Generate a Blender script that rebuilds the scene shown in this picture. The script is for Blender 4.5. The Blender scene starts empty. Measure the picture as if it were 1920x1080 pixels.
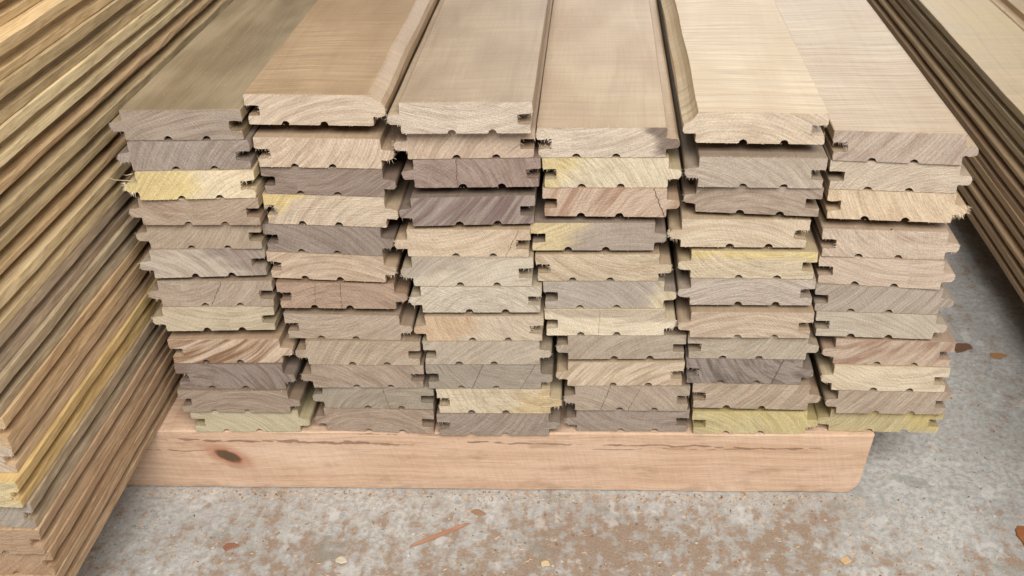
import bpy, bmesh, math, random
from mathutils import Matrix, Vector
from mathutils.geometry import tessellate_polygon

S = bpy.context.scene
C = S.collection
RND = random.Random(7)

# ------------------------------------------------------------------ camera
cam_d = bpy.data.cameras.new('camera')
cam = bpy.data.objects.new('camera', cam_d)
C.objects.link(cam)
r = Vector((0.99686383, 0.0719027, -0.03305297))
u = Vector((-0.00915536, 0.5196561, 0.85432647))
f = Vector((-0.07860455, 0.85134455, -0.51868467))
m = Matrix((r, u, -f)).transposed().to_4x4()
m.translation = Vector((0.0, -0.5203456, 0.4263117))
cam.matrix_world = m
cam_d.sensor_width = 36.0
cam_d.lens = 1964.249 / 1920 * 36
cam_d.clip_start = 0.01
cam_d.clip_end = 100
cam_d.dof.use_dof = True
cam_d.dof.focus_distance = 0.60
cam_d.dof.aperture_fstop = 22
S.camera = cam

# ------------------------------------------------------------------ light: open shed, soft daylight
w = bpy.data.worlds.new('World')
S.world = w
w.use_nodes = True
bg = w.node_tree.nodes['Background']
bg.inputs[0].default_value = (0.97, 0.985, 1.0, 1)
bg.inputs[1].default_value = 0.12


def area(name, loc, target, size, size_y, power, color):
    d = bpy.data.lights.new(name, 'AREA')
    d.shape = 'RECTANGLE'
    d.size, d.size_y, d.energy, d.color = size, size_y, power, color
    o = bpy.data.objects.new(name, d)
    C.objects.link(o)
    o.location = loc
    o.rotation_euler = (Vector(target) - Vector(loc)).to_track_quat('-Z', 'Y').to_euler()
    return o


area('doorway_light', (0.4, -1.75, 2.05), (0.0, 0.0, 0.08), 2.0, 1.2, 112, (1.0, 0.985, 0.955))
area('roof_light', (-0.6, 0.9, 2.5), (0.0, 0.1, 0.1), 1.8, 1.4, 13, (1.0, 0.985, 0.96))
area('rear_doorway_light', (0.5, 3.2, 1.1), (0.1, 0.4, 0.2), 1.6, 0.9, 22, (1.0, 0.985, 0.97))

S.view_settings.view_transform = 'Standard'
S.view_settings.look = 'None'
S.view_settings.exposure = 0.05
S.view_settings.gamma = 1.0
S.cycles.max_bounces = 4
S.cycles.diffuse_bounces = 2
S.cycles.glossy_bounces = 2

# ------------------------------------------------------------------ helpers
FLOOR = -0.0485
T = 0.01725        # layer pitch of the side stacks
B = 70.0           # face width of a board in mm, without the tongue


def lin(c):
    out = []
    for v in c:
        v = v / 255.0
        out.append(v / 12.92 if v <= 0.04045 else ((v + 0.055) / 1.055) ** 2.4)
    return out


class NT:
    """small node-tree writer"""
    def __init__(self, name):
        self.mat = bpy.data.materials.new(name)
        self.mat.use_nodes = True
        self.t = self.mat.node_tree
        self.t.nodes.clear()

    def n(self, typ, **kw):
        nd = self.t.nodes.new(typ)
        for k, v in kw.items():
            setattr(nd, k, v)
        return nd

    def put(self, sock, v):
        if isinstance(v, bpy.types.NodeSocket):
            self.t.links.new(v, sock)
        elif v is not None:
            if sock.type == 'RGBA' and len(v) == 3:
                v = (*v, 1)
            sock.default_value = v

    def m(self, op, a, b=None, c=None, clamp=False):
        nd = self.n('ShaderNodeMath', operation=op, use_clamp=clamp)
        self.put(nd.inputs[0], a)
        self.put(nd.inputs[1], b)
        self.put(nd.inputs[2], c)
        return nd.outputs[0]

    def add(self, a, b): return self.m('ADD', a, b)
    def sub(self, a, b): return self.m('SUBTRACT', a, b)
    def mul(self, a, b): return self.m('MULTIPLY', a, b)

    def ss(self, v, lo, hi, a=0.0, b=1.0):
        nd = self.n('ShaderNodeMapRange', interpolation_type='SMOOTHSTEP')
        for i, x in enumerate((v, lo, hi, a, b)):
            self.put(nd.inputs[i], x)
        return nd.outputs[0]

    def xyz(self, x, y, z):
        nd = self.n('ShaderNodeCombineXYZ')
        for i, v in enumerate((x, y, z)):
            self.put(nd.inputs[i], v)
        return nd.outputs[0]

    def sep(self, v):
        nd = self.n('ShaderNodeSeparateXYZ')
        self.put(nd.inputs[0], v)
        return nd.outputs

    def noise(self, vec, scale=1.0, detail=2.0, rough=0.5, dist=0.0):
        nd = self.n('ShaderNodeTexNoise')
        self.put(nd.inputs['Vector'], vec)
        nd.inputs['Scale'].default_value = scale
        nd.inputs['Detail'].default_value = detail
        nd.inputs['Roughness'].default_value = rough
        nd.inputs['Distortion'].default_value = dist
        return nd.outputs[0]

    def voro(self, vec, scale=1.0, feature='F1'):
        nd = self.n('ShaderNodeTexVoronoi', feature=feature)
        self.put(nd.inputs['Vector'], vec)
        nd.inputs['Scale'].default_value = scale
        return nd.outputs

    def mix(self, fac, a, b, mode='MIX'):
        nd = self.n('ShaderNodeMix', data_type='RGBA', blend_type=mode)
        self.put(nd.inputs[0], fac)
        self.put(nd.inputs[6], a)
        self.put(nd.inputs[7], b)
        return nd.outputs[2]

    def gray(self, v):
        nd = self.n('ShaderNodeCombineColor')
        for i in range(3):
            self.put(nd.inputs[i], v)
        return nd.outputs[0]

    def attr(self, name):
        nd = self.n('ShaderNodeAttribute', attribute_type='OBJECT', attribute_name=name)
        return nd.outputs

    def mm(self):
        """object coordinates in millimetres"""
        tc = self.n('ShaderNodeTexCoord')
        nd = self.n('ShaderNodeVectorMath', operation='SCALE')
        self.t.links.new(tc.outputs['Object'], nd.inputs[0])
        nd.inputs['Scale'].default_value = 1000.0
        return nd.outputs[0]

    def bump(self, h, strength, dist=0.001):
        nd = self.n('ShaderNodeBump')
        nd.inputs['Strength'].default_value = strength
        nd.inputs['Distance'].default_value = dist
        self.put(nd.inputs['Height'], h)
        return nd.outputs[0]

    def out(self, color, rough, normal=None, spec=0.35):
        b = self.n('ShaderNodeBsdfPrincipled')
        self.put(b.inputs['Base Color'], color)
        self.put(b.inputs['Roughness'], rough)
        b.inputs['Specular IOR Level'].default_value = spec
        if normal is not None:
            self.put(b.inputs['Normal'], normal)
        o = self.n('ShaderNodeOutputMaterial')
        self.t.links.new(b.outputs[0], o.inputs[0])
        return self.mat


def ring_field(n, x, z, s):
    """growth rings round a per-board centre: radius d, angle a"""
    ring = n.sep(n.attr('ring')[1])
    wob = n.noise(n.xyz(n.mul(x, 0.045), n.mul(z, 0.045), s), 1.0, 1.0, 0.4)
    wsum = n.mul(n.sub(wob, 0.5), 3.6)
    dx = n.sub(x, ring[0])
    dz = n.sub(z, ring[1])
    d = n.m('SQRT', n.add(n.mul(dx, dx), n.mul(dz, dz)))
    a = n.m('ARCTAN2', dx, dz)
    return n.add(d, wsum), a, ring[2]


# ------------------------------------------------------------------ materials
def mat_end():
    n = NT('end_grain')
    x, y, z = n.sep(n.mm())
    s = n.attr('seed')[2]
    amt = n.sep(n.attr('amount')[1])        # ring contrast, chatter, gloss
    d, a, F = ring_field(n, x, z, s)
    band = n.noise(n.xyz(n.mul(d, F), n.mul(a, 2.0), s), 1.0, 2.0, 0.62)
    band = n.ss(band, 0.40, 0.66)
    fine = n.noise(n.xyz(n.mul(d, 1.25), n.mul(a, 5.0), n.add(s, 3)), 1.0, 1.0, 0.6)
    ringl = n.ss(n.m('SINE', n.add(n.mul(d, n.mul(F, 9.0)), n.mul(band, 2.0))), 0.35, 1.0)
    # saw scoring, a direction of its own on each cut
    ang = n.mul(s, 0.37)
    sx = n.add(n.mul(x, n.m('COSINE', ang)), n.mul(z, n.m('SINE', ang)))
    sz = n.sub(n.mul(z, n.m('COSINE', ang)), n.mul(x, n.m('SINE', ang)))
    saw = n.noise(n.xyz(n.mul(sx, 0.10), n.mul(sz, 1.5), s), 1.0, 1.0, 0.65)
    pore = n.noise(n.xyz(n.mul(x, 1.1), n.mul(z, 1.1), s), 1.0, 1.0, 0.75)
    blot = n.noise(n.xyz(n.mul(x, 0.045), n.mul(z, 0.11), n.add(s, 21)), 1.0, 2.0, 0.6)

    c1 = n.attr('tone')[0]
    c2 = n.attr('tone_b')[0]
    p = n.sep(n.attr('patch')[1])
    g = n.add(n.add(n.mul(p[0], n.mul(x, 1 / 70.0)), n.mul(p[1], n.mul(z, 1 / 19.0))), p[2])
    g = n.add(g, n.mul(n.sub(blot, 0.5), 1.3))
    col = n.mix(n.ss(g, -0.25, 0.25), c1, c2)
    # overall blotch
    col = n.mix(n.ss(blot, 0.35, 0.75, 0.0, 0.22), col, n.mix(1.0, col, (0.62, 0.60, 0.62), 'MULTIPLY'))
    dark = n.mix(1.0, col, n.attr('ring_tint')[0], 'MULTIPLY')
    col = n.mix(n.m('MINIMUM', n.mul(n.mul(band, amt[0]), 1.12), 1.0), col, dark)
    v = n.add(n.add(n.mul(n.sub(fine, 0.5), 0.56), n.mul(ringl, -0.08)),
              n.add(n.mul(n.sub(saw, 0.5), 0.24), n.mul(n.sub(pore, 0.5), 0.60)))
    v = n.m('MAXIMUM', n.add(v, 1.0), 0.35)
    col = n.mix(1.0, col, n.gray(v), 'MULTIPLY')
    # drying checks
    chk = None
    jag = n.noise(n.xyz(n.mul(z, 0.5), s, 0.0), 1.0, 2.0, 0.7)
    for k in ('crack', 'crack_b'):
        q = n.sep(n.attr(k)[1])
        cx = n.add(q[0], n.mul(n.sub(q[1], q[0]), n.mul(z, 1 / 19.0)))
        e = n.m('ABSOLUTE', n.sub(n.add(x, n.mul(n.sub(jag, 0.5), 2.4)), cx))
        wv = n.mul(q[2], n.ss(pore, 0.3, 0.6, 0.1, 0.95))
        mk = n.m('LESS_THAN', e, wv)
        chk = mk if chk is None else n.m('MAXIMUM', chk, mk)
    col = n.mix(n.mul(chk, 0.85), col, (0.07, 0.045, 0.03))
    h = n.add(n.mul(saw, 0.9), n.mul(pore, 0.6))
    return n.out(col, 0.78, n.bump(h, 0.55, 0.0006), 0.2)


def mat_face():
    n = NT('planed_face')
    x, y, z = n.sep(n.mm())
    s = n.attr('seed')[2]
    amt = n.sep(n.attr('amount')[1])
    d, a, F = ring_field(n, x, z, s)
    sway = n.mul(n.sub(n.noise(n.xyz(n.mul(y, 0.006), n.mul(x, 0.02), s), 1.0, 0.0), 0.5), 10.0)
    grain = n.noise(n.xyz(n.mul(n.add(d, sway), 0.40), n.mul(y, 0.0035), s), 1.0, 2.0, 0.6)
    line = n.noise(n.xyz(n.mul(x, 1.1), n.mul(y, 0.03), n.add(n.mul(z, 1.1), s)), 1.0, 2.0, 0.65)
    blot = n.noise(n.xyz(n.mul(x, 0.022), n.mul(y, 0.010), n.add(n.mul(z, 0.05), s)), 1.0, 2.0, 0.6)
    # fiddleback figure and planer chatter across the board, their glints painted into the colour
    fid = n.noise(n.xyz(n.mul(x, 0.014), n.mul(n.add(y, n.mul(sway, 0.8)), 0.21), s), 1.0, 2.0, 0.65)
    where = n.ss(blot, 0.32, 0.60, 1.0, 0.12)
    chat_glint = n.mul(n.mul(n.sub(fid, 0.5), where), amt[1])
    col = n.attr('face')[0]
    col = n.mix(n.ss(blot, 0.36, 0.66, 0.0, 0.62), col, n.attr('face_b')[0])
    col = n.mix(n.mul(n.ss(grain, 0.45, 0.68, 0.0, 0.40), n.sub(1.0, n.mul(amt[1], 0.7))), col, n.mix(1.0, col, (0.68, 0.60, 0.54), 'MULTIPLY'))
    # torn grain on the machined edges of the rough boards
    rawe = n.ss(amt[1], 0.12, 0.0)
    tear = n.noise(n.xyz(n.mul(x, 0.4), n.mul(y, 0.05), n.add(n.mul(z, 0.45), s)), 1.0, 2.0, 0.7)
    col = n.mix(n.mul(n.ss(tear, 0.50, 0.66, 0.0, 0.42), rawe), col, n.mix(1.0, col, (0.55, 0.47, 0.40), 'MULTIPLY'))
    col = n.mix(n.mul(n.ss(tear, 0.42, 0.30, 0.0, 0.45), rawe), col, lin((214, 190, 146)))
    v = n.add(n.mul(n.sub(line, 0.5), n.add(n.sub(0.62, n.mul(amt[1], 0.50)), n.mul(rawe, 0.3))), n.mul(chat_glint, 1.05))
    v = n.m('MAXIMUM', n.add(v, 1.0), 0.4)
    col = n.mix(1.0, col, n.gray(v), 'MULTIPLY')
    # borer holes and specks of resin
    sp = n.voro(n.xyz(n.mul(x, 0.022), n.mul(y, 0.014), n.add(n.mul(z, 0.02), s)), 1.0)
    rr = n.m('SQRT', n.add(0.0, sp[0]))
    col = n.mix(n.m('LESS_THAN', rr, 0.115), col, (0.06, 0.045, 0.035))
    dust = n.noise(n.xyz(n.mul(x, 0.9), n.mul(y, 0.6), n.add(n.mul(z, 0.8), s)), 1.0, 0.0, 0.5)
    col = n.mix(n.ss(dust, 0.81, 0.84, 0.0, 0.6), col, (0.62, 0.52, 0.38))
    h = n.add(n.mul(line, n.sub(0.55, n.mul(amt[1], 0.5))), n.mul(n.mul(fid, amt[1]), 3.4))
    ro = n.sub(0.74, n.mul(amt[2], 0.46))
    ro = n.add(ro, n.mul(n.sub(line, 0.5), 0.12))
    return n.out(col, ro, n.bump(h, 0.5, 0.0006), 0.45)


def mat_fibre():
    n = NT('torn_fibre')
    x, y, z = n.sep(n.mm())
    k = n.noise(n.xyz(x, y, z), 0.8, 2.0)
    c = n.mix(n.ss(k, 0.3, 0.7, 0.0, 0.35), n.attr('tone')[0], (0.30, 0.20, 0.12))
    return n.out(c, 0.85, None, 0.15)


def mat_bearer():
    n = NT('salmon_hardwood')
    x, y, z = n.sep(n.mm())
    x = n.sub(x, 88.0)          # measured from the middle stack's left side
    z = n.sub(z, 2.4)
    kx = n.sub(x, 72.0)
    kz = n.sub(z, 25.0)
    # the knot is a tilted ellipse; the grain swells round it
    ex = n.mul(n.add(n.mul(kx, 0.90), n.mul(kz, -0.44)), 1 / 7.8)
    ez = n.mul(n.add(n.mul(kx, 0.44), n.mul(kz, 0.90)), 1 / 3.6)
    wobk = n.noise(n.xyz(n.mul(x, 0.25), n.mul(z, 0.25), 3.0), 1.0, 3.0)
    er = n.add(n.m('SQRT', n.add(n.mul(ex, ex), n.mul(ez, ez))), n.mul(n.sub(wobk, 0.5), 0.55))
    infl = n.m('EXPONENT', n.mul(n.mul(n.add(n.mul(kx, n.mul(kx, 1 / 900.0)), n.mul(kz, n.mul(kz, 1 / 160.0))), -1.0), 1.0))
    zz = n.sub(z, n.mul(n.mul(infl, 5.0), n.m('SIGN', kz)))
    zz = n.add(zz, n.mul(n.noise(n.xyz(n.mul(x, 0.008), 0.0, 1.0), 1.0, 2.0), 16.0))
    g1 = n.noise(n.xyz(n.mul(x, 0.006), n.mul(zz, 0.35), n.mul(y, 0.2)), 1.0, 4.0, 0.62)
    g2 = n.noise(n.xyz(n.mul(x, 0.03), n.mul(zz, 1.9), n.mul(y, 0.8)), 1.0, 3.0, 0.6)
    g3 = n.noise(n.xyz(n.mul(x, 0.16), n.mul(zz, 3.4), n.mul(y, 2.0)), 1.0, 2.0, 0.6)
    bl = n.noise(n.xyz(n.mul(x, 0.012), n.mul(z, 0.05), 7.0), 1.0, 3.0, 0.6)
    col = n.mix(n.ss(g1, 0.35, 0.7), lin((210, 178, 151)), lin((192, 156, 129)))
    col = n.mix(n.ss(bl, 0.4, 0.75, 0.0, 0.6), col, lin((222, 194, 170)))
    v = n.add(1.0, n.add(n.mul(n.sub(g2, 0.5), 0.38), n.mul(n.sub(g3, 0.5), 0.36)))
    col = n.mix(1.0, col, n.gray(v), 'MULTIPLY')
    # halo, bark ring and heart of the knot
    col = n.mix(n.ss(er, 3.0, 1.0, 0.0, 0.65), col, lin((166, 104, 74)))
    col = n.mix(n.ss(er, 1.40, 0.90, 0.0, 0.85), col, lin((88, 56, 40)))
    kr = n.noise(n.xyz(n.mul(er, 6.0), 0.0, 2.0), 1.0, 2.0)
    col = n.mix(n.ss(er, 0.86, 0.66), col, n.mix(kr, lin((70, 54, 40)), lin((118, 98, 74))))
    # gum veins: (start, end, height, slope, half width, wander)
    vein = None
    for i, (xs, xe, z0, sl, wd, am) in enumerate([
            (22, 205, 38.6, -0.016, 1.0, 5.0), (95, 190, 38.2, -0.022, 1.5, 4.0), (8, 74, 30.0, -0.01, 0.5, 5.0),
            (215, 470, 38.0, -0.014, 0.75, 7.0), (300, 460, 33.0, 0.01, 0.28, 6.0), (150, 232, 44.2, -0.012, 0.6, 2.5)]):
        wn = n.noise(n.xyz(n.mul(x, 0.035), i * 7.3, 0.0), 1.0, 3.0, 0.6)
        e = n.m('ABSOLUTE', n.sub(n.sub(z, z0), n.add(n.mul(n.sub(x, float(xs)), sl), n.mul(n.sub(wn, 0.5), am))))
        br = n.noise(n.xyz(n.mul(x, 0.12), i * 3.1, n.mul(z, 0.4)), 1.0, 1.0, 0.65)
        wl = n.mul(n.ss(br, 0.36, 0.66, 0.0, 1.0), wd)
        inr = n.mul(n.ss(x, xs, xs + 18.0), n.ss(x, xe, xe - 25.0))
        mk = n.mul(n.ss(n.sub(e, wl), 0.25, -0.05), inr)
        mk = n.mul(mk, n.ss(wl, 0.02, 0.12))
        vein = mk if vein is None else n.m('MAXIMUM', vein, mk)
    col = n.mix(n.mul(vein, 0.66), col, lin((104, 78, 62)))
    grime = n.noise(n.xyz(n.mul(x, 0.03), n.mul(z, 0.09), n.mul(y, 0.05)), 1.0, 3.0, 0.7)
    low = n.ss(z, 9.0, -2.0, 0.0, 0.10)
    col = n.mix(n.ss(n.add(grime, low), 0.52, 0.74, 0.0, 0.42), col, lin((150, 118, 94)))
    sawm = n.noise(n.xyz(n.mul(n.add(x, n.mul(z, 0.25)), 0.55), n.mul(z, 0.03), 5.0), 1.0, 1.0, 0.6)
    col = n.mix(1.0, col, n.gray(n.add(0.9, n.mul(sawm, 0.2))), 'MULTIPLY')
    h = n.add(n.mul(g2, 0.5), n.mul(g3, 0.4))
    return n.out(col, 0.62, n.bump(h, 0.7, 0.0008), 0.25)


def mat_floor():
    n = NT('dusty_concrete')
    p = n.mm()
    x, y, z = n.sep(p)
    fine = n.noise(p, 0.75, 2.0, 0.7)
    grit = n.noise(p, 0.25, 2.0, 0.65)
    mid = n.noise(p, 0.085, 3.0, 0.68)
    big = n.noise(p, 0.011, 1.0, 0.55)
    scr = n.noise(n.xyz(n.mul(x, 0.20), n.mul(y, 0.03), 2.0), 1.0, 1.0, 0.6)
    col = n.mix(n.ss(grit, 0.32, 0.66), lin((156, 153, 148)), lin((188, 184, 178)))
    col = n.mix(n.ss(big, 0.35, 0.65, 0.0, 0.4), col, lin((146, 144, 140)))
    # saw dust trodden into the surface, thickest in front of the stack
    near = n.ss(n.m('SQRT', n.add(n.mul(n.add(x, 20.0), n.mul(n.add(x, 20.0), 1 / 62500.0)),
                                  n.mul(n.add(y, 85.0), n.mul(n.add(y, 85.0), 1 / 4900.0)))), 0.3, 1.6, 0.085, -0.02)
    dirt = n.add(n.add(n.mul(mid, 0.50), n.mul(grit, 0.30)), n.add(n.mul(big, 0.20), n.mul(scr, 0.14)))
    dirt = n.add(n.add(dirt, near), n.mul(n.sub(fine, 0.5), 0.10))
    col = n.mix(n.ss(dirt, 0.57, 0.685, 0.0, 0.76), col, n.mix(fine, lin((112, 88, 68)), lin((160, 130, 102))))
    # pale scuffs where the skin of the slab is worn
    sc = n.noise(n.xyz(n.mul(x, 0.05), n.mul(y, 0.035), 17.0), 1.0, 3.0, 0.7)
    col = n.mix(n.ss(sc, 0.56, 0.66, 0.0, 0.45), col, lin((206, 204, 200)))
    # old damp patches
    dp = n.noise(n.xyz(n.mul(x, 0.022), n.mul(y, 0.030), 40.0), 1.0, 3.0, 0.55)
    col = n.mix(n.ss(dp, 0.63, 0.67, 0.0, 0.55), col, lin((136, 134, 124)))
    # dark and pale grit
    vo = n.voro(p, 0.17)
    pick = n.sep(vo[1])
    spot = n.mul(n.ss(vo[0], 0.20, 0.12), n.m('GREATER_THAN', pick[0], 0.72))
    col = n.mix(n.mul(spot, 0.45), col, n.mix(n.m('GREATER_THAN', pick[1], 0.6), lin((70, 60, 54)), lin((224, 214, 200))))
    v = n.add(1.0, n.mul(n.sub(fine, 0.5), 0.5))
    col = n.mix(1.0, col, n.gray(v), 'MULTIPLY')
    h = n.add(n.mul(fine, 0.8), n.mul(grit, 1.2))
    return n.out(col, 0.88, n.bump(h, 0.42, 0.0008), 0.25)


def mat_chip():
    n = NT('wood_chip_surface')
    x, y, z = n.sep(n.mm())
    g = n.noise(n.xyz(n.mul(x, 0.12), n.mul(y, 1.4), z), 1.0, 3.0, 0.6)
    v = n.add(0.7, n.mul(g, 0.6))
    return n.out(n.mix(1.0, n.attr('tone')[0], n.gray(v), 'MULTIPLY'), 0.8, n.bump(g, 0.4, 0.0004), 0.2)


END, FACE, FIBRE = mat_end(), mat_face(), mat_fibre()
BEARER, FLOORM, CHIP = mat_bearer(), mat_floor(), mat_chip()


# ------------------------------------------------------------------ floor
def mesh_obj(name, bm, mats, parent=None):
    me = bpy.data.meshes.new(name)
    bm.to_mesh(me)
    bm.free()
    for mt in mats:
        me.materials.append(mt)
    o = bpy.data.objects.new(name, me)
    C.objects.link(o)
    if parent is not None:
        o.parent = parent
    return o


bm = bmesh.new()
q = 4.0
bm.faces.new([bm.verts.new(v) for v in ((-q, -q, 0), (q, -q, 0), (q, q, 0), (-q, q, 0))])
floor = mesh_obj('floor', bm, [FLOORM])
floor.location.z = FLOOR
floor['kind'] = 'structure'
floor['label'] = 'pale grey concrete floor with trodden brown sawdust'


# ------------------------------------------------------------------ boards
def profile(step, t_, wane=None, tl=7.0, gd=8.0, B=70.0):
    """groove-left, tongue-right section in mm, counter-clockwise seen from the front"""
    pts = []
    t = 18.7

    def seg(p, q_, st=None):
        L = math.hypot(q_[0] - p[0], q_[1] - p[1])
        k = max(1, int(round(L / (st or step))))
        for i in range(k):
            pts.append((p[0] + (q_[0] - p[0]) * i / k, p[1] + (q_[1] - p[1]) * i / k))

    def path(lst):
        for p, q_ in zip(lst[:-1], lst[1:]):
            seg(p, q_)

    def notch(c):
        rr = 2.3
        return [(c - rr - 0.6, 0)] + [(c - rr * math.cos(a), 0.3 + rr * math.sin(a)) for a in
                                      [math.pi * k / 6 for k in range(7)]] + [(c + rr + 0.6, 0)]
    lst = [(1.5, 0.0)] + notch(21.5) + notch(43.0) + [(B - 0.4, 0.0), (B, 0.5), (B, 5.0), (B + 0.6, 5.5),
           (B + tl - 1.4, 5.7), (B + tl - 0.3, 6.6)]
    if wane == 'round':
        lst += [(B + tl, 8.5), (B + tl - 0.2, 12.0), (B + 4.8, 14.6), (B + 1.8, 16.6), (B - 0.8, t - 0.4), (B - 2.2, t)]
    elif wane == 'hollow':
        lst += [(B + tl, 9.0), (B + tl - 0.3, 10.9), (B + 4.0, 12.4), (B + 1.6, 14.4), (B - 0.2, 17.0), (B - 1.0, t)]
    else:
        lst += [(B + tl, 7.6), (B + tl, 9.9), (B + tl - 0.5, 10.9), (B + tl - 1.6, 11.4), (B + 0.5, 11.8), (B, 12.3),
                (B, t - 0.5), (B - 0.5, t)]
    lst += [(0.4, t), (0.0, t - 0.4), (0.0, 12.2), (0.5, 11.7), (gd, 11.6), (gd + 0.3, 11.2), (gd + 0.3, 6.0), (gd, 5.6),
            (1.4, 5.4), (1.0, 5.0), (1.0, 0.5), (1.5, 0.0)]
    path(lst)
    return [(px, pz * t_ / t) for px, pz in pts]


def fibre_tet(bm, p, d, L, wd):
    d = Vector(d).normalized()
    a = d.orthogonal().normalized()
    b = d.cross(a)
    p = Vector(p)
    mid = p + d * L * 0.55 + a * L * RND.uniform(-0.12, 0.12)
    tip = p + d * L + a * L * RND.uniform(-0.3, 0.3) + b * L * RND.uniform(-0.25, 0.25)
    v0 = [bm.verts.new((p + (a * math.cos(k) + b * math.sin(k)) * wd) * 0.001) for k in (0, 2.09, 4.19)]
    v1 = [bm.verts.new((mid + (a * math.cos(k) + b * math.sin(k)) * wd * 0.7) * 0.001) for k in (0, 2.09, 4.19)]
    vt = bm.verts.new(tip * 0.001)
    for i in range(3):
        j = (i + 1) % 3
        bm.faces.new((v0[i], v0[j], v1[j], v1[i]))
        bm.faces.new((v1[i], v1[j], vt))


def mute(c, k=0.38, pull=0.16):
    """towards the warm beige the whole parcel shares"""
    c = lin(c)
    g = 0.3 * c[0] + 0.55 * c[1] + 0.15 * c[2]
    c = [v + (g * b - v) * k for v, b in zip(c, (1.18, 0.98, 0.72))]
    return [v + (a - v) * pull for v, a in zip(c, (0.42, 0.33, 0.24))]


def board(orient, X, Y, Z, dy=0.0, length=2.0, tone=(180, 160, 140), tone_b=None, patch=(0, 0, -5), ring=None,
          contrast=0.5, ring_tint=(0.66, 0.58, 0.53), chatter=0.35, gloss=0.4, face=None, face_b=None,
          cracks=(), ragged=0.35, ragged_at=None, rings_y=None, edge_wobble=0.0, wane=None, step=2.6, t=None,
          label='', group='', yaw=0.0, hair=False, fray_top=None, B=70.0, gd=None):
    t = t or RND.uniform(18.45, 18.8)
    seed = RND.uniform(0, 60)
    tl = RND.uniform(6.6, 7.3)
    gd = gd or RND.uniform(7.4, 8.4)
    P = profile(step, t, wane, tl, gd, B)
    mirror = orient == 'TG'
    npt = len(P)
    ys = [0.0, 0.45, 5.0] + (rings_y or []) + [length * 1000]
    bm = bmesh.new()
    loops = []
    jag = [(max(-1.5, min(1.5, RND.gauss(0, 0.8))), max(-1.5, min(1.5, RND.gauss(0, 0.8)))) for _ in P]
    cxm = sum(p[0] for p in P) / npt
    for k, yv in enumerate(ys):
        lp = []
        for i, (px, pz) in enumerate(P):
            x, z = px, pz
            ingroove = 0.2 < px < gd + 1 and 5.0 < pz < 12.5
            edge = px < 1.2 or px > B - 0.5 or ingroove
            amp = (0.08 if not edge else 0.08 + 0.26 * ragged)
            if k <= 1:
                x += jag[i][0] * amp
                z += jag[i][1] * amp * (0.5 if pz < 0.05 or pz > t - 0.05 else 1.0)
                if k == 0:
                    x += 0.22 * (1 if x < B / 2 else -1) if edge and not ingroove else 0
                    z += 0.16 if pz < 1 else (-0.16 if pz > t - 1 else 0)
            elif edge_wobble and edge and 2 < k < len(ys) - 1:
                x += edge_wobble * (math.sin(yv * 0.021 + seed + pz) + math.sin(yv * 0.057 + 2 * seed)) * 0.5 \
                    + RND.gauss(0, 0.3) * edge_wobble
                z += RND.gauss(0, 0.28) * edge_wobble * (1 if 1 < pz < t - 1 else 0)
            if wane and px > B - 6 and pz > 10 and k > 2:
                x += 0.5 * math.sin(yv * 0.018 + seed) + 0.3 * math.sin(yv * 0.06)
            if z < 0.02:
                z = max(z, 0.0)
            if pz >= t - 0.01:
                z = min(z, t)
            if mirror:
                x = B - x
            yy = yv + (dy * (x / B) if k <= 2 else 0)
            lp.append(bm.verts.new((x * 0.001, yy * 0.001, z * 0.001)))
        loops.append(lp)
    for lp in (loops[0], loops[-1]):
        for tri in tessellate_polygon([[Vector((v.co.x, v.co.z, 0)) for v in lp]]):
            a, b, c = (lp[i] for i in tri)
            ny = (b.co.z - a.co.z) * (c.co.x - a.co.x) - (b.co.x - a.co.x) * (c.co.z - a.co.z)
            want = -1 if lp is loops[0] else 1
            if len({a, b, c}) == 3:
                bm.faces.new((a, b, c) if ny * want > 0 else (a, c, b)).material_index = 0
    for a, b in zip(loops[:-1], loops[1:]):
        for i in range(npt):
            j = (i + 1) % npt
            fc = bm.faces.new((a[i], b[i], b[j], a[j]) if not mirror else (a[j], b[j], b[i], a[i]))
            fc.material_index = 1
    bm.normal_update()
    o = mesh_obj('floorboard', bm, [END, FACE])
    o.location = (X * 0.001, Y * 0.001, Z)
    o.rotation_euler.z = math.radians(yaw)
    o['label'] = label
    o['category'] = 'floorboard'
    o['group'] = group
    tl_ = mute(tone, 0.22 if sum(tone) < 450 else 0.36)
    ring = ring or (RND.choice((-1, 1)) * RND.uniform(10, 60) + 35, RND.choice((-1, 1)) * RND.uniform(25, 90), RND.uniform(0.22, 0.5))
    o['tone'] = tl_
    o['tone_b'] = mute(tone_b or tone, 0.34, 0.20)
    o['patch'] = [float(v) for v in patch]
    o['ring'] = [float(v) for v in ring]
    o['amount'] = [float(contrast), float(chatter), float(gloss)]
    o['ring_tint'] = [float(v) for v in ring_tint]
    fc = lin(face or tone)
    gy = 0.3 * fc[0] + 0.55 * fc[1] + 0.15 * fc[2]
    fc = [v + (gy * b_ - v) * 0.24 for v, b_ in zip(fc, (1.17, 0.98, 0.70))]
    o['face'] = fc
    o['face_b'] = lin(face_b) if face_b else [fc[0] * 0.80, fc[1] * 0.77, fc[2] * 0.74]
    o['seed'] = seed
    cr = list(cracks) + [(0, 0, -1.0)] * (2 - len(cracks))
    o['crack'] = [float(v) for v in cr[0]]
    o['crack_b'] = [float(v) for v in cr[1]]

    # torn fibres on the sawn arris
    fb = bmesh.new()
    nf = int(95 * ragged ** 1.4)
    places = ragged_at or ('groove', 'tongue')
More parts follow.
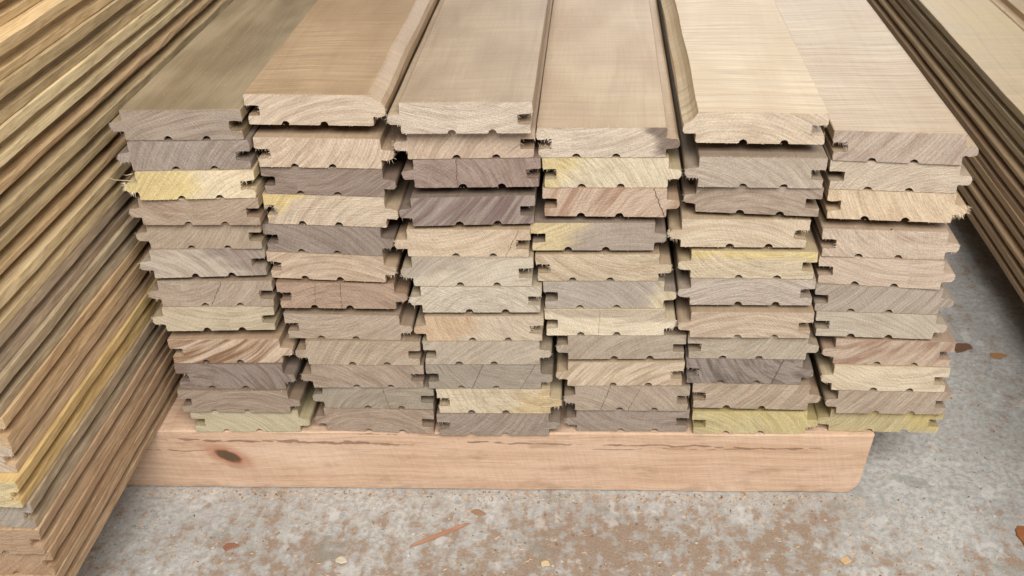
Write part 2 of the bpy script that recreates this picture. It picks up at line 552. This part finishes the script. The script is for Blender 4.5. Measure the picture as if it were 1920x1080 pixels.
    for k in range(nf):
        pl = RND.choice(places)
        y = RND.uniform(-0.1, 0.8)
        big = RND.random() ** 2
        L = 0.7 + 2.2 * big * (0.5 + ragged)
        wd = RND.uniform(0.08, 0.16)
        if pl == 'groove':
            c = RND.random()
            if c < 0.4:
                p, dvec = (RND.uniform(0.3, gd), y, 11.7), (RND.uniform(-.5, .3), -0.25, -1)
            elif c < 0.7:
                p, dvec = (gd + 0.3, y, RND.uniform(5.8, 11.4)), (-1, -0.2, RND.uniform(-.7, .4))
            else:
                p, dvec = (RND.uniform(1.2, gd), y, 5.5), (RND.uniform(-.5, .5), -0.2, 1)
        else:
            c = RND.random()
            if c < 0.55:
                p, dvec = (B + tl - 0.3, y, RND.uniform(6.4, 11)), (1, -0.3, RND.uniform(-.8, .3))
                L *= 0.8
            else:
                p, dvec = (RND.uniform(B + 0.2, B + tl - 1), y, 5.6), (RND.uniform(-.4, .5), -0.3, -1)
        if mirror:
            p = (B - p[0], p[1], p[2])
            dvec = (-dvec[0], dvec[1], dvec[2])
        fibre_tet(fb, (p[0], p[1] + dy * p[0] / B, p[2]), dvec, L, wd)
    ft = RND.choice((0.2, 0.4, 0.6, 0.9, 1.2)) if fray_top is None else fray_top
    for k in range(int(46 * ft)):
        x = RND.gauss(RND.choice((18, 38, 56)), 9)
        if 1 < x < B - 1:
            xx = B - x if mirror else x
            fibre_tet(fb, (xx, 0.3 + dy * xx / B, t - 0.15), (RND.uniform(-1, 1), RND.uniform(-0.9, 0.3), 0.8),
                      RND.uniform(0.5, 1.7), RND.uniform(0.1, 0.18))
    for k in range(int(34 * (ragged + 0.15))):
        x = RND.uniform(3, B - 2)
        xx = B - x if mirror else x
        fibre_tet(fb, (xx, 0.2 + dy * xx / B, 0.25), (RND.uniform(-1, 1), -0.5, RND.uniform(-0.5, 0.2)),
                  RND.uniform(0.4, 1.2), 0.12)
    if hair:
        fibre_tet(fb, (-3.5, 0.0, 12.2), (-1, -0.4, 0.33), 14.0, 0.16)
        fibre_tet(fb, (-1.0, 0.0, 16.5), (-1, -0.3, -0.1), 6.0, 0.16)
    if len(fb.verts):
        fo = mesh_obj('torn_fibres', fb, [FIBRE], o)
        fo['kind'] = 'stuff'
        fo['tone'] = [min(0.85, v * 1.15 + 0.05) for v in tl_]
    else:
        fb.free()
    return o


ORD = ['top', 'second', 'third', 'fourth', 'fifth', 'sixth', 'seventh', 'eighth', 'ninth', 'tenth', 'eleventh', 'bottom']
COLN = ["leftmost column", "second column from the left", "third column from the left",
        "fourth column from the left", "fifth column from the left", "rightmost column"]
DIAG = (0.52, 0.40, 0.36)
# (layer, orientation, mid x, y, z, skew of the sawn end, face width, look, end colour, options); mm, from the top down
MAUVE, PALE = (150, 134, 128), (206, 188, 168)
MIDDLE = [
 [ (11, 'TG', -222.5, -5.9, 204.9, 0.8, 67.0, 'grey-tan', (160, 145, 134), dict(contrast=0.45, face=(156, 136, 106), face_b=(112, 94, 68), gloss=0.6, chatter=0.15, fray_top=0.5)),
   (10, 'TG', -221.7, -7.8, 187.5, 2.7, 67.3, 'grey-mauve', (154, 142, 137), dict(contrast=0.5, ring=(90, -30, 0.45), ragged=0.5)),
   (9, 'TG', -221.2, -9.2, 170.1, 3.5, 66.5, 'yellow-streaked cream', (222, 206, 172), dict(tone_b=(222, 200, 122), patch=(-2.2, 0, 1.0), ragged=1.0, hair=True, ragged_at=('tongue', 'tongue', 'groove'), contrast=0.25)),
   (8, 'TG', -222.1, -6.1, 152.7, 0.7, 69.4, 'brown-tan', (172, 148, 130), dict(contrast=0.5, ring=(30, 60, 0.3))),
   (7, 'TG', -224.5, -2.6, 135.2, 0.9, 67.4, 'dull tan', (174, 155, 136), dict(contrast=0.35)),
   (6, 'TG', -225.8, -4.6, 116.3, 5.0, 67.2, 'pale grey, mauve-banded', (186, 175, 165), dict(tone_b=(150, 136, 134), patch=(2.0, 0.8, -1.6), ring=(-20, -45, 0.3), contrast=0.5)),
   (5, 'TG', -225.1, -2.8, 95.7, 1.4, 69.5, 'tan-grey, cracked', (172, 154, 140), dict(cracks=((30, 40, 0.35),), contrast=0.3)),
   (4, 'TG', -226.5, -3.8, 78.1, 3.3, 68.1, 'greenish cream', (194, 182, 156), dict(contrast=0.4, ring=(40, 80, 0.28))),
   (3, 'GT', -227.2, -3.4, 53.9, 2.5, 69.7, 'brown-striped cream', (206, 180, 158), dict(contrast=1.0, ring=(-30, 120, 0.20), ring_tint=(0.42, 0.31, 0.24))),
   (2, 'GT', -227.1, -4.0, 34.8, 1.1, 68.6, 'dark mauve-grey', (138, 124, 120), dict(contrast=0.7, ring=(10, -18, 0.35))),
   (1, 'GT', -227.2, -5.7, 17.4, 1.2, 71.0, 'brown-grey', (158, 140, 126), dict(contrast=0.5, ring=(40, -50, 0.4))),
   (0, 'GT', -223.3, -4.1, 0.0, 2.2, 70.1, 'pale yellow-green', (192, 184, 150), dict(contrast=0.3)) ],
 [ (11, 'GT', -154.5, 1.0, 211.2, -2.9, 70.5, 'rounded-edged pinkish', (208, 188, 168), dict(contrast=0.45, ring=(60, -70, 0.4), wane='round', face=(174, 142, 106), face_b=(146, 118, 88), chatter=0.8, gloss=0.55, fray_top=0.3)),
   (10, 'GT', -151.6, -0.3, 186.6, -2.8, 75.1, 'frayed pink-cream', (208, 184, 162), dict(contrast=0.5, ragged=0.8, fray_top=1.2)),
   (9, 'GT', -151.8, 1.9, 169.2, -4.6, 70.1, 'dark mauve', (144, 126, 118), dict(contrast=0.5, ring=(20, 70, 0.4))),
   (8, 'GT', -154.0, 1.8, 149.9, -4.4, 71.3, 'yellow-cornered cream', (204, 185, 164), dict(tone_b=(222, 196, 118), patch=(-3.0, 1.6, -0.4), ragged=0.9, ragged_at=('groove',), contrast=0.4)),
   (7, 'GT', -156.4, 2.1, 131.5, -5.0, 70.0, 'dark grey-mauve', (144, 130, 124), dict(contrast=0.4)),
   (6, 'GT', -156.8, 1.9, 113.7, -4.6, 70.5, 'pinkish tan', (203, 179, 157), dict(contrast=0.55, ring=(40, -60, 0.35), ragged=0.6)),
   (5, 'GT', -153.1, -0.4, 93.9, -0.0, 71.5, 'brown checked', (172, 143, 124), dict(contrast=0.4, cracks=((38, 39, 0.28), (22, 24, 0.18)), ring=(40, -40, 0.3))),
   (4, 'GT', -151.9, 0.2, 71.7, -1.1, 71.4, 'grey-tan', (176, 157, 142), dict(contrast=0.35, fray_top=0.8)),
   (3, 'TG', -140.5, -2.4, 53.8, 0.6, 70.7, 'light tan', (180, 161, 142), dict(contrast=0.45, ring=(100, -40, 0.3))),
   (2, 'TG', -139.7, -2.7, 36.4, 1.6, 70.4, 'tan-brown', (166, 148, 134), dict(contrast=0.5, ring=(-10, -50, 0.3))),
   (1, 'TG', -135.1, -0.6, 18.9, 0.4, 71.2, 'olive-grey', (156, 147, 133), dict(contrast=0.4, ring=(55, -30, 0.35), cracks=((42, 38, 0.22),))),
   (0, 'TG', -136.1, -0.0, 0.0, -1.1, 71.9, 'pinkish brown', (166, 145, 130), dict(contrast=0.5, ring=(30, -35, 0.4))) ],
 [ (11, 'TG', -68.0, -8.7, 209.5, 0.4, 70.2, 'pale pinkish-grey', (202, 187, 174), dict(contrast=0.35, ring=(30, 90, 0.4), face=(174, 150, 122), face_b=(148, 126, 102), chatter=0.55, gloss=0.55)),
   (10, 'TG', -67.0, -2.5, 192.0, 2.3, 69.5, 'pink-tan', (196, 170, 151), dict(contrast=0.4, ragged=0.5)),
   (9, 'TG', -64.7, -2.2, 174.6, 2.0, 69.6, 'dark mauve, cracked', (152, 130, 124), dict(contrast=0.55, ring=(-5, -20, 0.3), cracks=((23.5, 24, 0.3),), ragged=0.6, ragged_at=('groove',))),
   (8, 'TG', -68.4, -3.1, 151.1, 4.1, 69.5, 'grey-purple, diagonally striped', (148, 134, 129), dict(contrast=0.8, ring=(-60, 90, 0.22), ring_tint=(0.6, 0.5, 0.52))),
   (7, 'TG', -72.4, -1.4, 130.5, 0.4, 70.6, 'pink-cream, slit', (208, 185, 160), dict(contrast=0.35, cracks=((56, 65, 0.3),), fray_top=0.3)),
   (6, 'TG', -70.3, -1.6, 110.8, 0.9, 70.4, 'greyish cream', (200, 190, 174), dict(contrast=0.35, tone_b=(176, 166, 156), patch=(-2, 1.5, -0.2))),
   (5, 'TG', -66.2, -1.9, 92.6, 1.5, 71.3, 'pale arched-grain', (198, 188, 174), dict(contrast=0.6, ring=(36, -22, 0.35), ring_tint=(0.75, 0.72, 0.7))),
   (4, 'TG', -65.4, -2.2, 72.4, 2.0, 70.9, 'half orange-tan', (200, 184, 164), dict(tone_b=(206, 172, 136), patch=(-2.6, 0.2, 0.9), contrast=0.35, ragged=0.8, ragged_at=('groove',))),
   (3, 'GT', -68.2, -2.1, 54.9, 1.8, 71.8, 'plain grey-cream', (182, 170, 156), dict(contrast=0.3)),
   (2, 'GT', -67.7, -1.8, 36.5, 1.2, 71.9, 'dull grey, cracked', (154, 145, 134), dict(contrast=0.25, cracks=((28, 36, 0.35), (58, 68, 0.25)))),
   (1, 'GT', -62.4, -1.9, 17.5, 1.3, 72.5, 'warm cream', (208, 194, 166), dict(tone_b=(206, 180, 130), patch=(2.4, -0.6, -1.5), contrast=0.4)),
   (0, 'GT', -63.3, -2.8, 0.0, 2.3, 72.9, 'mauve-grey', (154, 140, 131), dict(contrast=0.4, ring=(-20, 60, 0.3), ragged=0.7, ragged_at=('groove',))) ],
 [ (10, 'GT', 2.4, 3.5, 190.3, -0.1, 69.8, 'dark-smudged pale', (204, 189, 174), dict(contrast=0.4, tone_b=(120, 104, 98), patch=(3.4, 0.4, -3.35), face=(178, 150, 116), face_b=(154, 124, 92), chatter=0.5, gloss=0.55, ragged=0.9, ragged_at=('groove',), fray_top=1.0)),
   (9, 'GT', 5.2, 3.4, 172.2, 0.3, 68.7, 'yellow-tinged cream', (210, 198, 170), dict(tone_b=(212, 192, 126), patch=(-2.4, 0.6, 0.35), contrast=0.3)),
   (8, 'GT', 4.9, 4.0, 154.3, -1.0, 68.8, 'red-striped pink', (196, 168, 148), dict(contrast=0.75, ring=(110, -40, 0.2), ring_tint=(0.66, 0.52, 0.47), cracks=((68, 61, 0.45),))),
   (7, 'GT', -1.5, 3.0, 132.6, 0.9, 70.3, 'yellow-to-mauve', (164, 150, 143), dict(tone_b=(212, 192, 138), patch=(-2.6, 0.7, 0.6), contrast=0.3, fray_top=0.7)),
   (6, 'GT', 1.3, 2.9, 112.3, 1.2, 72.3, 'tawny cream', (198, 178, 152), dict(contrast=0.5, ring=(60, 70, 0.35))),
   (5, 'GT', 5.6, 2.5, 93.4, 2.0, 70.6, 'bluish grey', (170, 161, 155), dict(tone_b=(206, 192, 160), patch=(3.0, -0.3, -2.6), contrast=0.35)),
   (4, 'GT', 6.5, 2.0, 74.7, 1.6, 72.1, 'cream-white', (220, 208, 184), dict(contrast=0.35, ring=(40, 70, 0.3), tone_b=(186, 172, 152), patch=(0.5, 2.2, -1.7), ragged=0.6, ragged_at=('tongue',), cracks=((32, 33, 0.16),))),
   (3, 'TG', 19.7, 2.1, 57.3, 2.7, 71.5, 'grey-tan', (172, 158, 144), dict(contrast=0.4)),
   (2, 'TG', 19.4, 2.3, 37.1, 2.4, 72.2, 'dark-lined pinkish cream', (204, 184, 160), dict(contrast=0.7, ring=(80, -50, 0.3), ragged=0.6, ragged_at=('groove',))),
   (1, 'TG', 23.8, 2.9, 17.8, 1.3, 71.6, 'grey-tan, twice cracked', (172, 155, 141), dict(contrast=0.35, cracks=((16, 22, 0.32), (33, 41, 0.22)))),
   (0, 'TG', 24.8, 4.2, 0.0, 1.7, 71.7, 'mauve-grey', (154, 140, 132), dict(contrast=0.45)) ],
 [ (10, 'TG', 87.0, 5.2, 198.2, -3.2, 68.2, 'peach-edged cream', (212, 193, 172), dict(contrast=0.45, ring=(20, -60, 0.4), wane='hollow', face=(194, 170, 136), face_b=(182, 155, 120), chatter=1.0, gloss=0.62, ragged=0.7, ragged_at=('groove',), fray_top=0.5)),
   (9, 'TG', 89.1, 2.0, 173.6, -2.2, 67.4, 'grey-tan', (178, 164, 153), dict(contrast=0.35, ragged=0.5)),
   (8, 'TG', 89.1, 6.6, 156.1, -5.9, 67.4, 'arched brown-grey', (168, 149, 136), dict(contrast=0.55, ring=(30, -40, 0.4))),
   (7, 'TG', 82.6, 3.6, 135.2, -0.1, 70.5, 'frayed cream', (208, 189, 165), dict(contrast=0.4, ragged=0.9, ring=(20, -70, 0.4), fray_top=1.0)),
   (6, 'TG', 90.0, 4.0, 114.7, -0.7, 70.6, 'yellow-streaked', (204, 188, 158), dict(tone_b=(220, 198, 118), patch=(0.2, 1.8, -1.35), contrast=0.35)),
   (5, 'TG', 90.3, 3.4, 96.7, 0.5, 71.3, 'lilac-grey', (184, 172, 165), dict(contrast=0.45, ring=(30, -60, 0.5))),
   (4, 'TG', 90.9, 0.0, 76.0, 0.8, 72.8, 'tan-cream', (197, 175, 154), dict(contrast=0.5, ring=(35, -70, 0.35), fray_top=0.8)),
   (3, 'GT', 91.0, 3.6, 58.5, 0.1, 70.6, 'plain grey', (178, 166, 150), dict(contrast=0.3)),
   (2, 'GT', 90.5, 3.5, 40.1, 0.2, 69.7, 'dark blue-grey, cracked', (142, 131, 126), dict(contrast=0.8, ring=(75, 40, 0.25), ring_tint=(0.5, 0.46, 0.47), cracks=((52, 58, 0.5),), ragged=0.6, ragged_at=('groove',))),
   (1, 'GT', 96.0, 3.9, 20.9, -0.6, 70.8, 'pinkish tan', (182, 161, 143), dict(contrast=0.5, ring=(-40, 80, 0.3))),
   (0, 'GT', 97.3, 3.9, 0.0, 2.3, 71.8, 'yellow', (196, 183, 124), dict(tone_b=(206, 188, 106), patch=(0.5, 0.5, -0.6), contrast=0.3)) ],
 [ (10, 'GT', 159.5, 8.6, 186.3, -6.4, 67.1, 'mauve-pink striped', (184, 165, 155), dict(contrast=0.55, ring=(-60, 80, 0.3), face=(182, 158, 128), face_b=(170, 144, 114), chatter=0.9, gloss=0.66, ragged=0.8, ragged_at=('groove',), fray_top=1.0)),
   (9, 'GT', 160.0, 9.4, 168.9, -5.5, 67.3, 'pale tan', (198, 182, 165), dict(contrast=0.3)),
   (8, 'GT', 160.8, 9.4, 150.8, -5.4, 67.1, 'orange-cream, ragged', (218, 192, 160), dict(contrast=0.35, ragged=1.0, ragged_at=('tongue',))),
   (7, 'GT', 161.1, 8.6, 127.0, -3.8, 68.0, 'pink-cream', (202, 181, 164), dict(contrast=0.35)),
   (6, 'GT', 161.6, 10.0, 108.4, -6.6, 68.1, 'rosy', (203, 181, 166), dict(contrast=0.4, ring=(50, 90, 0.4))),
   (5, 'GT', 162.9, 8.2, 90.5, -3.0, 70.9, 'grey diagonal-lined', (172, 160, 149), dict(contrast=0.6, ring=(-70, 100, 0.35), ring_tint=(0.7, 0.66, 0.64))),
   (4, 'GT', 164.0, 8.0, 73.0, -2.5, 68.2, 'light grey', (188, 178, 164), dict(contrast=0.35)),
   (3, 'TG', 177.8, 7.7, 53.2, -2.0, 68.8, 'red-brown streaked', (188, 162, 144), dict(contrast=0.75, ring=(-10, 60, 0.18), ring_tint=(0.66, 0.52, 0.47))),
   (2, 'TG', 178.4, 5.8, 34.8, -0.5, 68.1, 'bright cream', (214, 200, 174), dict(contrast=0.4, ring=(40, 90, 0.3))),
   (1, 'TG', 182.6, 5.4, 17.4, 0.4, 67.1, 'tan-grey', (176, 158, 142), dict(contrast=0.45, ring=(-50, 70, 0.35))),
   (0, 'TG', 181.4, 9.7, 0.0, -0.3, 68.3, 'dull yellow', (188, 175, 122), dict(tone_b=(204, 186, 104), patch=(1.2, 0.8, -1.2), contrast=0.3)) ],
]
span = {}
for ci, colm in enumerate(MIDDLE):
    for i, row in enumerate(colm):
        wv = min(71.0, max(65.5, row[6]))
        x0 = row[2] - wv / 2
        span[ci, row[0]] = [x0, wv, row[1], row[4]]
for k in range(12):
    for ci in range(5):
        if (ci, k) in span and (ci + 1, k) in span:
            a_, b_ = span[ci, k], span[ci + 1, k]
            gap = (b_[0] - (7.2 if b_[2] == 'TG' else 0)) - (a_[0] + a_[1] + (7.2 if a_[2] == 'GT' else 0))
            if gap < 0.3 and abs(a_[3] - b_[3]) < 12:
                a_[0] += (gap - 0.3) * 0.4
                b_[0] -= (gap - 0.3) * 0.6
for ci, colm in enumerate(MIDDLE):
    n_ = len(colm)
    for i, (k, ori, X, Y, Z, dy, wv, look, tone, opt) in enumerate(colm):
        opt = dict(opt)
        top = i == 0
        place = 'topmost' if top else ('bottom' if i == n_ - 1 else ORD[i])
        how = 'of' if i in (0, n_ - 1) else 'from top in'
        lab = '%s floorboard, %s %s the middle stack\'s %s' % (look, place, how, COLN[ci])
        if 'face' not in opt:
            fcx = [tone[0] * 0.86, tone[1] * 0.82, tone[2] * 0.76]
            opt['face'] = fcx
        if top:
            opt['rings_y'] = [20.0 + 22 * j for j in range(40)]
            opt['edge_wobble'] = 0.12
        X, opt['B'] = span[ci, k][:2]
        up = colm[i - 1][4] - Z - 0.15 if i else 17.6
        tk = up if up < 19.6 else 17.7 + RND.uniform(0, 0.3)
        board(ori, X, Y, Z * 0.001 + 0.0001, dy, tone=tone, t=tk, label=lab, group='boards of the middle stack',
              ragged=opt.pop('ragged', RND.choice((0.15, 0.25, 0.35, 0.5))), **opt)

# tall stack on the left: seen along its side, from the floor up
LEFT = [('plain brown', (164, 132, 104), 'TG'), ('russet-brown', (160, 124, 94), 'TG'), ('mid brown', (166, 132, 104), 'TG'),
        ('grey', (146, 130, 112), 'TG'), ('mustard yellow', (198, 164, 92), 'TG'), ('pinkish tan', (184, 150, 116), 'TG'),
        ('orange-tan', (196, 158, 114), 'TG'), ('greenish grey', (158, 142, 118), 'TG'), ('purple-grey', (150, 130, 114), 'TG'),
        ('cream', (206, 182, 136), 'TG'), ('honey-coloured', (200, 166, 118), 'GT'), ('olive', (176, 154, 112), 'TG'),
        ('rough tan', (196, 160, 112), 'GT'), ('bright cream', (224, 202, 152), 'TG'), ('olive-tan', (182, 158, 112), 'TG'),
        ('warm tan', (206, 172, 118), 'TG'), ('pale tan', (208, 176, 124), 'TG'), ('light orange', (210, 172, 118), 'TG')]
LX = [0.8, 1.2, 0.9, 0.8, 0.2, -1.0, 0.5, 0.4, -1.4, 0.3, -3.0, 1.2, -2.4, 1.6, 1.0, 0.0, -13.0, -15.5]
LY = [-104, -101, -103, -100, -102, -99, -97, -101, -98, -95, -90, -96, -92, -95, -90, -93, -80, -70]
NTH = ['lowest', 'second', 'third', 'fourth', 'fifth', 'sixth', 'seventh', 'eighth', 'ninth', 'tenth', 'eleventh', 'twelfth',
       'thirteenth', 'fourteenth', 'fifteenth', 'sixteenth', 'seventeenth', 'topmost']
yr = [10.0 + 13 * j for j in range(62)]
for k, (look, col, ori) in enumerate(LEFT):
    right = -282.5 + LX[k] * 0.8
    X = right - B if ori == 'TG' else right - B - 5.5
    lab = '%s floorboard, %s of the tall left-hand stack' % (look, NTH[k] + (' from bottom' if 0 < k < 17 else ''))
    tone = [min(235, v * 1.0 + 10) for v in col]
    if k == 3:
        tone = (160, 152, 146)
    if k == 4:
        tone = (214, 196, 140)
    if k == 5:
        tone = (196, 178, 160)
    col = [min(240, v * 0.78 + g_ * 0.30) for v, g_ in zip(col, (192, 160, 116))]
    board(ori, X, LY[k] - 46, 0.0004 + k * T, RND.uniform(-2, 2), tone=tone, face=col, contrast=0.4, chatter=0.0,
          gloss=0.1, ragged=0.6, rings_y=yr, edge_wobble=0.42, step=6.0, label=lab, group='boards of the left stack', gd=RND.uniform(4.8, 6.5),
          t=17.05)

# low stack on the right, two columns
RIGHT = [('dark brown', (186, 152, 114)), ('brown', (196, 158, 118)), ('dull tan', (200, 164, 122)), ('umber', (182, 146, 108)),
         ('olive-brown', (194, 160, 118)), ('grey-olive', (198, 172, 132)), ('yellow-streaked cream', (188, 164, 130))]
for k, (look, col) in enumerate(RIGHT):
    lab = '%s floorboard, %s of the low right-hand stack' % (look, ['lowest', 'second from bottom', 'third from bottom',
          'fourth from bottom', 'fifth from bottom', 'sixth from bottom', 'top left'][k])
    top = k == 6
    board('TG' if k in (1, 4) else 'GT', (323.0 if k in (1, 4) else 316.0) + RND.uniform(-1.0, 1.0), -150 + RND.uniform(-6, 6), 0.0004 + k * T, 0.0, tone=col, face=col,
          face_b=(192, 168, 122) if top else None, contrast=0.4, chatter=0.5 if top else 0.15, gloss=0.55 if top else 0.15,
          ragged=0.5, rings_y=[40.0 + 30 * j for j in range(50)], edge_wobble=0.22, step=6.0, length=2.5, label=lab,
          group='boards of the right stack', t=17.05, B=66.0 if k not in (1, 4) else 66.5, gd=4.5)
for k in range(7):
    col = [(158, 130, 98), (166, 136, 102), (150, 124, 92), (170, 140, 104), (160, 132, 100), (168, 142, 108), (176, 146, 110), (186, 158, 120)][k + (k == 6)]
    lab = ('cream floorboard, top right of the low right-hand stack' if k == 6 else
           'tan floorboard, %s in the low right-hand stack\'s outer column' % ['lowest', 'second from bottom', 'third from bottom',
            'fourth from bottom', 'fifth from bottom', 'sixth from bottom'][k])
    board('TG', 398.5, -140 + RND.uniform(-6, 6), 0.0004 + k * T, 0.0, tone=col, face=col, contrast=0.4,
          chatter=0.4, gloss=0.4, ragged=0.4, rings_y=[40.0 + 30 * j for j in range(50)], edge_wobble=0.2, step=6.0, length=2.5,
          label=lab, group='boards of the right stack', t=17.05)


# ------------------------------------------------------------------ bearer under the middle stack
def bearer(loc, rot, label):
    W, H, D = 576.0, 48.2, 92.0
    outl = []

    def seg(p, q_, st=5.0):
        L = math.hypot(q_[0] - p[0], q_[1] - p[1])
        k = max(1, int(L / st))
        for i in range(k):
            outl.append((p[0] + (q_[0] - p[0]) * i / k, p[1] + (q_[1] - p[1]) * i / k))
    seg((0, 0), (W - 16, 0))
    arc = [(W - 16 + 12.5 * math.sin(a), 12.5 - 12.5 * math.cos(a)) for a in [math.pi / 2 * 0.92 * k / 9 for k in range(10)]]
    for p, q_ in zip(arc[:-1], arc[1:]):
        seg(p, q_)
    seg(arc[-1], (W, H))
    seg((W, H), (0, H))
    seg((0, H), (0, 0))
    bm = bmesh.new()
    cx, cz = W / 2, H / 2
    loops = []
    for yv, ins in ((0.0, 0.9), (0.35, 0.35), (1.2, 0.0), (D - 1.2, 0.0), (D, 0.9)):
        lp = []
        for (x, z) in outl:
            dx = 1 if x < 1 else (-1 if x > W - 14 else 0)
            dz = 1 if z < 1 else (-1 if z > H - 1 else 0)
            j = 0.16 * math.sin(x * 0.31) + 0.2 * math.sin(x * 0.083 + 1) if z < 1 or z > H - 1 else 0
            zz = z + dz * ins + (j if z < 1 else min(j, 0))
            lp.append(bm.verts.new(((x + dx * ins) * 0.001, (yv + (0.25 * math.sin(x * 0.05) if yv < 2 else 0)) * 0.001, max(zz, 0.05) * 0.001)))
        loops.append(lp)
    n_ = len(outl)
    fs = [bm.faces.new(loops[0]), bm.faces.new(loops[-1][::-1])]
    for a, b in zip(loops[:-1], loops[1:]):
        for i in range(n_):
            j = (i + 1) % n_
            bm.faces.new((a[i], b[i], b[j], a[j])).smooth = False
    bmesh.ops.triangulate(bm, faces=fs)
    o = mesh_obj('timber_bearer', bm, [BEARER])
    o.location = loc
    o.rotation_euler.z = math.radians(rot)
    o['label'] = label
    o['category'] = 'bearer'


bearer((-0.400, -0.0062, FLOOR + 0.0002), 1.23, 'salmon-pink timber bearer with a dark knot under the stacked boards')
bearer((-0.400, 0.95, FLOOR + 0.0002), 0.0, 'plain timber bearer far back under the left and middle stacks')
bearer((0.290, 0.70, FLOOR + 0.0002), 0.0, 'plain timber bearer far back under the low right-hand stack')


# ------------------------------------------------------------------ litter on the floor
def chip(name, label, cat, pts, th, loc, rot, col, curl=0.0, group='wood waste on the floor'):
    """a flake: outline in mm, with thickness, irregular top and curl"""
    bm = bmesh.new()
    rows = []
    for zz, sc in ((0.05, 1.0), (th * 0.6, 0.97), (th, 0.86)):
        rows.append([bm.verts.new((x * sc * 0.001, y * sc * 0.001, (zz + curl * (x / 10.0) ** 2 + (RND.uniform(-.15, .15) * th if zz > 0.1 else 0)) * 0.001))
                     for x, y in pts])
    for a, b in zip(rows[:-1], rows[1:]):
        for i in range(len(pts)):
            j = (i + 1) % len(pts)
            bm.faces.new((a[i], a[j], b[j], b[i]))
    bmesh.ops.triangulate(bm, faces=[bm.faces.new(rows[0][::-1]), bm.faces.new(rows[-1])])
    o = mesh_obj(name, bm, [CHIP])
    o.location = (loc[0] * 0.001, loc[1] * 0.001, FLOOR + 0.0004)
    o.rotation_euler.z = math.radians(rot)
    o['label'], o['category'], o['group'] = label, cat, group
    o['tone'] = lin(col)


def blob(rx, ry, n_=11, j=0.34):
    return [(rx * math.cos(2 * math.pi * i / n_) * RND.uniform(1 - j, 1 + j), ry * math.sin(2 * math.pi * i / n_) * RND.uniform(1 - j, 1 + j))
            for i in range(n_)]


sl = [(-21, -0.5), (-14, -1.1), (-4, -1.5), (5, -1.3), (12, -1.3), (20, -0.5), (20.5, 0.2), (13, 0.6), (6, 1.0), (-3, 1.1), (-12, 0.7), (-21, 0.2)]
chip('wood_splinter', 'long thin orange splinter lying on the dusty floor', 'splinter', sl, 1.7, (-95.5, -42, 0), 32, (168, 124, 98))
chip('wood_chip', 'reddish-brown flake on the floor at lower left', 'wood chip', blob(4.6, 3.6), 0.5, (-227, -57, 0), 20, (142, 98, 78))
chip('wood_chip', 'pale grey-cream flake on the floor below the splinter', 'wood chip', blob(4.2, 2.6), 0.7, (-154, -66, 0), -15, (196, 184, 164))
chip('wood_chip', 'small pale yellow chip on the floor, bottom centre', 'wood chip', blob(3.2, 2.3, 8), 0.9, (-28, -64, 0), 10, (204, 180, 138))
chip('wood_chip', 'small tan square chip on floor below bearer\'s right end', 'wood chip', [(-3.2, -2.2), (2.8, -2.6), (3.4, 1.8), (-2.6, 2.4)], 0.9, (152, -54, 0), 35, (196, 162, 122))
chip('wood_chip', 'brown flake on the floor just right of the splinter', 'wood chip', blob(4.6, 2.6), 0.35, (-74, -21, 0), -20, (150, 118, 94))
chip('dry_leaf', 'orange-brown dry leaf cut by the right edge of the photo', 'leaf', blob(7.5, 13, 14, 0.12), 0.9, (268, -33, 0), 12, (150, 94, 58), 0.8)
chip('wood_chip', 'bright orange chip on shaded floor beside the right stack', 'wood chip', blob(6.5, 3.4, 9), 0.6, (309, 165, 0), 5, (166, 120, 76))
chip('bark_flake', 'dull brown bark flake on shaded floor beside orange chip', 'bark', blob(9.5, 5.5, 12, 0.35), 0.5, (287, 176, 0), 30, (112, 82, 64))

# crumbs of saw dust and grit, uncountable
bm = bmesh.new()
for k in range(6600):
    if k >= 5200:
        x = RND.uniform(-300, 176)
        y = -6 + (x + 300) * 0.0215 - abs(RND.gauss(0, 5))
    elif k < 3600:
        x, y = RND.uniform(-330, 330), RND.uniform(-130, -4)
    else:
        x, y = RND.uniform(176, 345), RND.uniform(-60, 420)
    s_ = 0.22 + 0.75 * RND.random() ** 3
    a = RND.uniform(0, 6.28)
    el = RND.uniform(1.0, 2.6)
    vs = []
    for (px, py, pz) in ((-el, -.5, 0), (el, -.4, 0), (0.2, .8, 0), (RND.uniform(-.4, .4), 0, RND.uniform(.5, 1.0))):
        vs.append(bm.verts.new(((x + s_ * (px * math.cos(a) - py * math.sin(a))) * 0.001,
                                (y + s_ * (px * math.sin(a) + py * math.cos(a))) * 0.001, (s_ * pz + 0.05) * 0.001)))
    for fidx in ((0, 1, 3), (1, 2, 3), (2, 0, 3)):
        bm.faces.new([vs[i] for i in fidx])


def mat_dust():
    n = NT('sawdust')
    x, y, z = n.sep(n.mm())
    k = n.noise(n.xyz(x, y, 0.0), 0.35, 1.0)
    c = n.mix(n.ss(k, 0.35, 0.5), lin((120, 92, 70)), lin((196, 164, 128)))
    c = n.mix(n.ss(k, 0.60, 0.68, 0.0, 0.7), c, lin((200, 190, 176)))
    return n.out(c, 0.85, None, 0.2)


dust = mesh_obj('sawdust', bm, [mat_dust()])
dust.location.z = FLOOR
dust['kind'] = 'stuff'
dust['label'] = 'fine crumbs of sawdust and grit scattered over the floor'
dust['category'] = 'sawdust'
